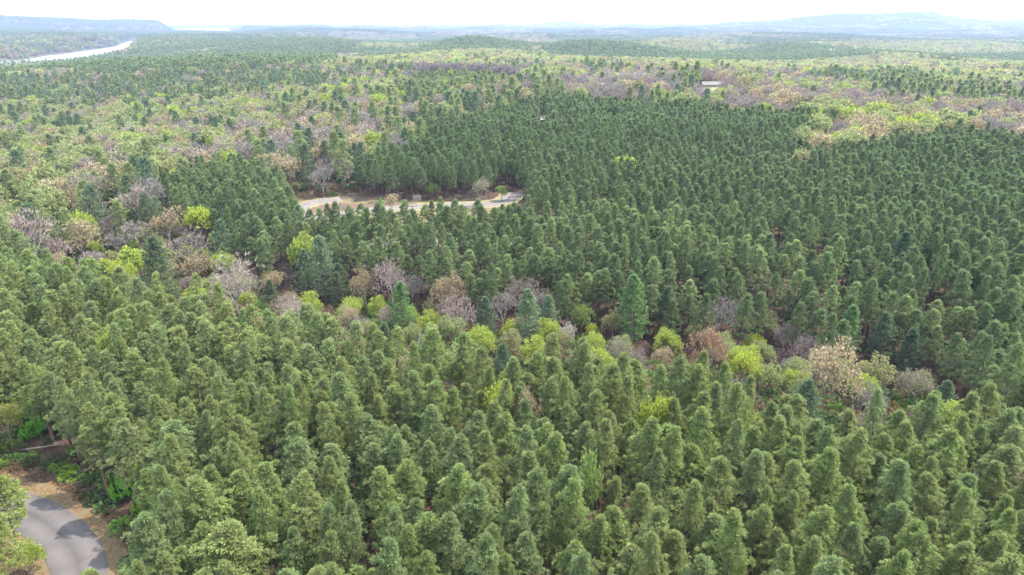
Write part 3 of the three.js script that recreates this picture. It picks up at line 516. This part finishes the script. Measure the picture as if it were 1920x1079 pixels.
// the young stand beyond the valley
for (let i = -38; i < 20; i++) for (let j = 95; j < 185; j++) {
  const x = i * 5.4 + (hash(i, j) - 0.5) * 3, F = j * 5.4 + (hash(j, i) - 0.5) * 4;
  if (inside(x, F, YOUNG_STAND) && hash(i + 9, j) > 0.3) { const q = hash(i, j + 8), s = 0.7 + 0.7 * hash(i, j + 4) * noise(x / 30, F / 60) * 1.6; if (q < 0.13) stand('leafing', x, F, 7 * s, 9 * s, q < 0.06 ? 'olive' : 'lime'); else stand('pine', x, F, 5.8 * s, 11 * s, q < 0.5 ? 'fresh' : q < 0.8 ? 'olive' : 'deep'); }
}
// the mixed woods, to a kilometre
for (let i = -105; i < 110; i++) for (let j = 6; j < 120; j++) {
  const x = i * 8.6 + (hash(i + 7, j) - 0.5) * 7, F = j * 8.6 + (hash(j + 3, i) - 0.5) * 7, r = Math.hypot(x, F);
  if (r > 1000 || F < 60 || !inView(x, F) || !landHas(x, F)) continue;
  if (inside(x, F, NEAR_STAND) || inside(x, F, MIDDLE_STAND) || inside(x, F, BACK_STAND) || inside(x, F, YOUNG_STAND) || inside(x, F, EAST_STAND) || inside(x, F, OPEN_BANK) || inside(x, F, GAP)) continue;
  const ravine = F < 300 && toLine(x, F, RAVINE)[0] < (x > -70 ? 66 : 40) && x > -140, q = hash(i, j + 1234), n = 0.7 * noise(x / 125, F / 150) + 0.3 * noise(x / 48, F / 48), m = 0.65 * noise(x / 110 + 20, F / 130) + 0.35 * noise(x / 40 + 2, F / 40), g = 0.8 + 0.45 * hash(i + 55, j);
  if (near(x, F, ravine ? 1.0 : 1.6)) continue;
  const brown = inside(x, F, BROWN_STAND), pocket = x > 135 && F > 320 && F < 520;
  const pPine = brown || pocket ? 0.03 : ravine ? 0.05 : x < 40 ? sm(0.4, 0.58, n) * 0.56 + 0.17 : 0.6 * sm(0.52, 0.64, n) + 0.03;
  if (ravine) {
    const k = q < 0.24 ? 'bare' : q < 0.68 ? 'leafing' : q < 0.78 ? 'budding' : q < 0.86 ? 'white_pine' : null;
    if (k) stand(k, x, F, 6.2 * g, (k === 'white_pine' ? 11 : 7.2) * g, k === 'leafing' && hash(i + 2, j) < 0.5 ? 'lime' : wood(k, x, F, hash(i, j - 4)));
  } else if (q < pPine) {
    if (hash(i, j + 41) < 0.4) stand('white_pine', x, F, 9.5 * g, 20 * g, hash(i, j - 6) < 0.6 ? 'green' : 'dim'); else stand('pine', x, F, 8.4 * g, 20.5 * g, hash(i, j - 7) < 0.5 ? 'blue' : 'grey');
  } else {
    const u = (q - pPine) / (1 - pPine), k = brown ? 'bare' : u < 0.12 + 0.55 * sm(0.35, 0.65, m) ? 'bare' : u < 0.86 - 0.1 * m ? 'leafing' : 'budding';
    stand(k, x, F, 12.4 * g, 16 * g, brown ? 'brown' : wood(k, x, F, hash(i, j - 4)));
  }
}
// ---------------------------------------------------------------- build the trees
const V = 5, shapes = {}, N_ONE = 300;
const bothOf = ({ trunk, crown }) => new MB().add(trunk).add(crown).geometry();
function shapeOf(kind, lod, v) { return shapes[`${kind}${lod}${v}`] ??= KINDS[kind].make(1000 * v + 17 * lod + kind.length, lod); }
const M_TRUNK = standard(0xffffff, 1), LEAFY = leafy(0xffffff), TWIGGY = leafy(0xffffff, 0.15), tintMat = {};
const NUM = ['', 'one', 'two', 'three', 'four', 'five', 'six', 'seven', 'eight', 'nine', 'ten', 'eleven', 'twelve', 'thirteen', 'fourteen', 'fifteen', 'sixteen', 'seventeen', 'eighteen', 'nineteen'], TENS = ['', '', 'twenty', 'thirty', 'forty', 'fifty', 'sixty', 'seventy', 'eighty', 'ninety'];
const inWords = (n) => n <= 0 ? 'zero' : n < 20 ? NUM[n] : n > 99 ? 'ninety-nine' : TENS[Math.floor(n / 10)] + (n % 10 ? '-' + NUM[n % 10] : '');
const said = new Set();
const proto = {};
const tilt = (a, b) => 0.11 * (hash(Math.round(a * 7), Math.round(b * 7)) - 0.5), EUL = new THREE.Euler();
function single(kind, t, lod) {
  const [x, F, w, h, tint, turn, given] = t, K = KINDS[kind], v = Math.floor(hash(Math.round(x * 10), Math.round(F * 10)) * V), key = kind + lod + v;
  if (!proto[key]) {
    const s = shapeOf(kind, lod, v), o = new THREE.Group();
    for (const [n, m] of [['trunk', s.trunk], ['crown', s.crown]]) put(new THREE.Mesh(m.geometry(), n === 'trunk' ? M_TRUNK : LEAFY), n, o);
    proto[key] = o;
  }
  const o = proto[key].clone();
  o.name = numbered(K.name); scene.add(o);
  o.position.set(x, ground(x, F), -F); o.rotation.set(tilt(x, F), turn, tilt(F, x)); o.scale.set(w / K.W, h / K.H, w / K.W);
  const mk = kind + tint; tintMat[mk] ??= leafy(rgb(...TINTS[kind][tint]), kind === 'bare' ? 0.15 : 0.5);
  o.children[1].material = tintMat[mk];
  let label = given;
  if (!label) {
    const [px, py] = toPhoto(x, ground(x, F) + h * (kind === 'pine' ? 0.8 : 0.65), F);
    const where = inside(x, F, NEAR_STAND) ? 'in the near stand' : inside(x, F, MIDDLE_STAND) ? 'in the middle stand' : inside(x, F, BACK_STAND) ? 'in the back stand' : F < 300 && toLine(x, F, RAVINE)[0] < 45 && x > -140 ? 'in the ravine' : 'in the mixed wood';
    label = `${SAID[tint]} ${K.noun} ${where}, ${inWords(Math.round(px / 19.2))} percent across and ${inWords(Math.round(py / 10.79))} percent down`;
    for (const more of [', taller one', ', lower one', ', broad one', ', slim one']) if (said.has(label)) label = `${SAID[tint]} ${K.noun}${more}, ${inWords(Math.round(px / 19.2))} percent across and ${inWords(Math.round(py / 10.79))} percent down`;
  }
  said.add(label);
  return tag(o, label, K.category, K.group);
}
const holder = (name, label) => tag(put(new THREE.Group(), name), label, null, null, 'stuff');
const MASSES = { pine: ['pine_forest', 'dense stands of planted pines beyond the nearest rows'], white_pine: ['white_pine_woods', 'many feathery pines scattered through the mixed woods'], leafing: ['leafing_woods', 'many yellow-green broadleaved trees in the mixed woods'], bare: ['bare_woods', 'many leafless greyish pink trees in the mixed woods'], budding: ['budding_woods', 'many cream and tan budding trees in the mixed woods'] };
const Q = new THREE.Quaternion(), UP = new THREE.Vector3(0, 1, 0), M4 = new THREE.Matrix4(), P3 = new THREE.Vector3(), S3 = new THREE.Vector3();
function copies(parent, name, geometry, material, list) {                // list of [x, y, F, turn, sx, sy, colour]
  if (!list.length) return;
  const m = new THREE.InstancedMesh(geometry, material, list.length);
  list.forEach(([x, y, F, turn, sx, sy, c], i) => { Q.setFromEuler(EUL.set(tilt(x, F), turn, tilt(F, x))); m.setMatrixAt(i, M4.compose(P3.set(x, y, -F), Q, S3.set(sx, sy, sx))); m.setColorAt(i, c); });
  put(m, name, parent);
}
for (const kind of Object.keys(trees)) {
  const K = KINDS[kind], all = trees[kind].map((t) => { const [px, py, d] = toPhoto(t[0], ground(t[0], t[1]) + t[3] * 0.8, t[1]); return { t, d, seen: px > 5 && px < 1915 && py < 1090 }; });
  all.sort((a, b) => (a.t[6] ? 0 : a.seen ? 1 : 2) - (b.t[6] ? 0 : b.seen ? 1 : 2) || b.t[2] / b.d - a.t[2] / a.d);
  const lists = {};
  all.forEach((e, n) => {
    const lod = e.d < (kind === 'pine' ? 125 : 200) ? 0 : e.d < (kind === 'pine' ? 380 : 620) ? 1 : 2;
    if (n < N_ONE && (e.seen || e.t[6])) { single(kind, e.t, lod); return; }
    const [x, F, w, h, tint, turn] = e.t, v = Math.floor(seat() * V), c = TINTS[kind][tint], j = 0.88 + 0.24 * seat();
    (lists[lod + ':' + v] ??= []).push([x, ground(x, F), F, turn, w / K.W, h / K.H, rgb(c[0] * j, c[1] * j, c[2] * j)]);
  });
  const g = holder(...MASSES[kind]);
  for (const [key, list] of Object.entries(lists)) { const [lod, v] = key.split(':').map(Number); copies(g, K.name, bothOf(shapeOf(kind, lod, v)), kind === 'bare' ? TWIGGY : LEAFY, list); }
}
// beyond a kilometre: single trees to 3.2 km, then clumps of crowns to the mountains
{
  const g = holder('distant_forest', 'hazy far woods of pines and budding trees reaching to the hills');
  const lists = {}, toss = rng(77);
  function mix(x, F) {
    const n = noise(x / 430 + 5, F / 620) * 0.68 + noise(x / 150, F / 210) * 0.32, e = 2 * bump(x, F, -108, 2130, 110, 210) + bump(x, F, 215, 1950, 160, 150), p = sm(0.53, 0.58, n) * 0.93 + 0.025 + e, q = toss();
    const west = x < -0.25 * F && F > 2300 ? 0.35 : 0;
    if (q < p + west) return 'pine';
    const u = toss(), m = noise(x / 140 + 40, F / 160);
    return u < 0.1 + 0.3 * m ? 'bare' : u < 0.74 ? 'leafing' : 'budding';
  }
  const colour = (kind, X, Y) => { const c = kind === 'pine' ? TINTS.pine[toss() < 0.45 ? 'dusk' : 'deep'] : TINTS[kind][wood(kind, X, Y, toss())], j = 0.85 + 0.3 * toss(); return rgb(c[0] * j, c[1] * j, c[2] * j); };
  for (let F = 500; F < 3200; F += 10.2) for (let x = -0.84 * F - 60; x < 0.84 * F + 60; x += 10.2) {
    const X = x + (toss() - 0.5) * 9, Y = F + (toss() - 0.5) * 9, r = Math.hypot(X, Y);
    if (r < 1000 || onLake(X, Y) || inClearing(X, Y)) continue;
    const k = mix(X, Y), K = KINDS[k], s = 0.8 + 0.45 * toss();
    (lists[k + ':3:' + Math.floor(toss() * V)] ??= []).push([X, ground(X, Y), Y, toss() * 6.28, (k === 'pine' ? 9 : 13.5) * s / K.W, (k === 'pine' ? 19 : 15) * s / K.H, colour(k, X, Y)]);
  }
  for (const [key, list] of Object.entries(lists)) { const [k, lod, v] = key.split(':'); copies(g, 'distant_tree', bothOf(shapeOf(k, 3, +v)), k === 'bare' ? TWIGGY : LEAFY, list); }
  const clump = (kind, v) => { const r = rng(v * 7 + kind.length), m = new MB(); for (let i = 0; i < 9; i++) { const s = bothOf(shapeOf(kind, 3, i % V)), a = i * 2.4, d = 10.5 * Math.sqrt(i / 9), p = s.attributes.position.array, c = s.attributes.color.array, K = KINDS[kind], w = (kind === 'pine' ? 8.5 : 10.5) / K.W * (0.8 + 0.4 * r()), h = (kind === 'pine' ? 17 : 13) / K.H * (0.8 + 0.4 * r()), b = 0.85 + 0.3 * r(); for (let q = 0; q < p.length; q += 3) { m.p.push(p[q] * w + Math.cos(a) * d, p[q + 1] * h, p[q + 2] * w + Math.sin(a) * d); m.c.push(c[q] * b, c[q + 1] * b, c[q + 2] * b); } } return m.geometry(); };
  const clumps = {};
  for (const [from, to, step, size] of [[3200, 8500, 27, 1.25], [8500, 21000, 62, 2.7]]) for (let F = from * 0.7; F < to; F += step) for (let x = -0.8 * F; x < 0.8 * F; x += step) {
    const X = x + (toss() - 0.5) * step * 0.8, Y = F + (toss() - 0.5) * step * 0.8, r = Math.hypot(X, Y);
    if (Y < from || Y > to || onLake(X, Y)) continue;
    const k = mix(X, Y), s = size * (0.85 + 0.3 * toss());
    (clumps[k + ':' + Math.floor(toss() * 2)] ??= []).push([X, ground(X, Y), Y, toss() * 6.28, s, size > 2 ? 1.25 * (0.7 + 0.6 * toss()) : 0.85 + 0.4 * toss(), colour(k, X, Y)]);
  }
  for (const [key, list] of Object.entries(clumps)) { const [k, v] = key.split(':'); copies(g, 'distant_tree_clump', clump(k, +v), k === 'bare' ? TWIGGY : LEAFY, list); }
}
// ---------------------------------------------------------------- undergrowth along the near road and in the stands
{
  const r = rng(5), bush = (leaf, twig, n, sz) => { const m = new MB(); for (let i = 0; i < n; i++) { const a = r() * 6.28, q = Math.sqrt(r()), p = [Math.cos(a) * q, 0.15 + 0.85 * r() * (1 - 0.5 * q), Math.sin(a) * q]; tuft(m, r, p, norm([Math.cos(a) * q, 0.7, Math.sin(a) * q]), 4, sz, sz * 0.7, leaf, shade(leaf, 1.3)); } for (let i = 0; i < 24; i++) { const a = r() * 6.28; m.tri([0.03, 0, 0], [-0.03, 0, 0.02], [Math.cos(a) * 0.9, 0.5 + 0.6 * r(), Math.sin(a) * 0.9], twig); } return m.geometry(); };
  const green = bush([0.05, 0.1, 0.03], TWIG, 60, 0.3), brown = bush([0.105, 0.09, 0.062], [0.15, 0.125, 0.105], 34, 0.26), lime = bush([0.14, 0.24, 0.04], TWIG, 60, 0.3);
  const a = [], b = [], c = [];
  const g = holder('undergrowth', 'dark green and brown brush along the wood edge by the near road');
  for (let i = 0; i < 2600; i++) {
    const x = -130 + 110 * r(), F = 52 + 78 * r(), d = toLine(x, F, NEAR_ROAD)[0];
    const e = [x, ground(x, F) - 0.05, F, r() * 6.28, 0.7 + 1.0 * r(), 0.6 + 1.1 * r(), rgb(0.8 + 0.4 * r(), 0.8 + 0.4 * r(), 0.8 + 0.3 * r())], u = r(), outer = F + 0.55 * (x + 60) > 73;
    if (d < 6.4 || !outer) continue;
    if (inside(x, F, OPEN_BANK)) { (u < 0.45 ? a : u < 0.7 ? c : b).push(e); continue; }
    if (d < 13) (u < 0.25 ? a : u < 0.86 ? b : c).push(e); else if (u < 0.2) (u < 0.12 ? a : c).push(e);
  }
  for (let i = 0; i < 5000; i++) {
    const x = -140 + 280 * r(), F = 55 + 110 * r(), u = r(), d = toLine(x, F, NEAR_ROAD)[0], e = [x, ground(x, F), F, r() * 6.28, 1.1 + 1.4 * r(), 1.2 + 2.4 * r(), rgb(0.8 + 0.4 * r(), 0.9 + 0.4 * r(), 0.8)];
    if (d < 9 || !inside(x, F, NEAR_STAND) || inside(x, F, OPEN_BANK)) continue;
    if (noise(x / 16, F / 16) > 0.55) (u < 0.4 ? c : u < 0.75 ? a : b).push(e);
  }
  for (let i = 0; i < 13000; i++) {
    const F = 82 + 450 * Math.pow(r(), 1.3), x = (r() * 2 - 1) * 0.84 * F, u = r(), e = [x, ground(x, F), F, r() * 6.28, 1.3 + 1.6 * r(), 1.2 + 2.2 * r(), rgb(0.9 + 0.5 * r(), 0.9 + 0.5 * r(), 0.85 + 0.3 * r())];
    if (inside(x, F, NEAR_STAND) || inside(x, F, MIDDLE_STAND) || inside(x, F, BACK_STAND) || !roadClear(x, F) || (inside(x, F, GAP) && u < 0.94)) continue;
    (u < 0.25 ? a : b).push(e);
  }
  copies(g, 'brush', green, LEAFY, a); copies(g, 'dry_brush', brown, LEAFY, b); copies(g, 'leafy_brush', lime, LEAFY, c);
  const blade = new MB(); for (let i = 0; i < 9; i++) { const q = r() * 6.28, s = 0.1 + 0.1 * r(); blade.tri([Math.cos(q) * 0.05, 0, 0.05], [Math.cos(q) * 0.05 + 0.03, 0, 0.02], [Math.cos(q) * s, 0.1 + 0.16 * r(), Math.sin(q) * s], [0.42, 0.33, 0.18]); }
  const t = [];
  for (let i = 0; i < 16000; i++) { const n = NEAR_ROAD[20 + Math.floor(r() * 110)], x = n[0] + (r() - 0.5) * 15, F = n[1] + (r() - 0.5) * 15, d = toLine(x, F, NEAR_ROAD)[0]; if (d > 3.7 && d < 7.2) t.push([x, ground(x, F) + 0.03, F, r() * 6.28, 1 + r(), 0.7 + r(), rgb(0.8 + 0.4 * r(), 0.75 + 0.4 * r(), 0.8)]); }
  copies(holder('verge_grass', 'dry tan grass tufts on the verges of the near road'), 'grass_tuft', blade.geometry(), LEAFY, t);
}
// the fallen trunks on the open bank
function log(x, F, turn, len, label) {
  const g = put(new THREE.Group(), 'fallen_log'); g.position.set(x, ground(x, F) + 0.2, -F); g.rotation.y = turn; tag(g, label, 'log');
  const m = new MB(); m.tube([-len / 2, 0, 0], [0, 0.05, 0.1], 0.2, 0.16, 8, [0.2, 0.175, 0.15]); m.tube([0, 0.05, 0.1], [len / 2, 0.1, 0], 0.16, 0.07, 8, [0.21, 0.18, 0.15]); put(new THREE.Mesh(m.geometry(), M_TRUNK), 'trunk', g);
  const b = new MB(); for (const [t, a] of [[0.1, 0.7], [0.25, -0.6], [0.35, 0.4]]) b.tube([len * t, 0.06, 0], [len * (t + 0.1), 0.5 + 0.3 * a, a], 0.05, 0.015, 4, [0.2, 0.17, 0.14]); put(new THREE.Mesh(b.geometry(), M_TRUNK), 'branch', g);
}
log(-84, 103, 0.25, 7, 'pale fallen trunk across the brushy bank above the near road');
log(-91, 104.5, -0.1, 3.5, 'short weathered log at the frame edge above the near road');

// ---------------------------------------------------------------- render
const renderer = new THREE.WebGLRenderer({ antialias: true });
renderer.setSize(1024, 575);
renderer.toneMapping = THREE.LinearToneMapping;
renderer.toneMappingExposure = EXPOSURE;
renderer.shadowMap.enabled = true; renderer.shadowMap.type = THREE.PCFSoftShadowMap;
renderer.render(scene, camera);
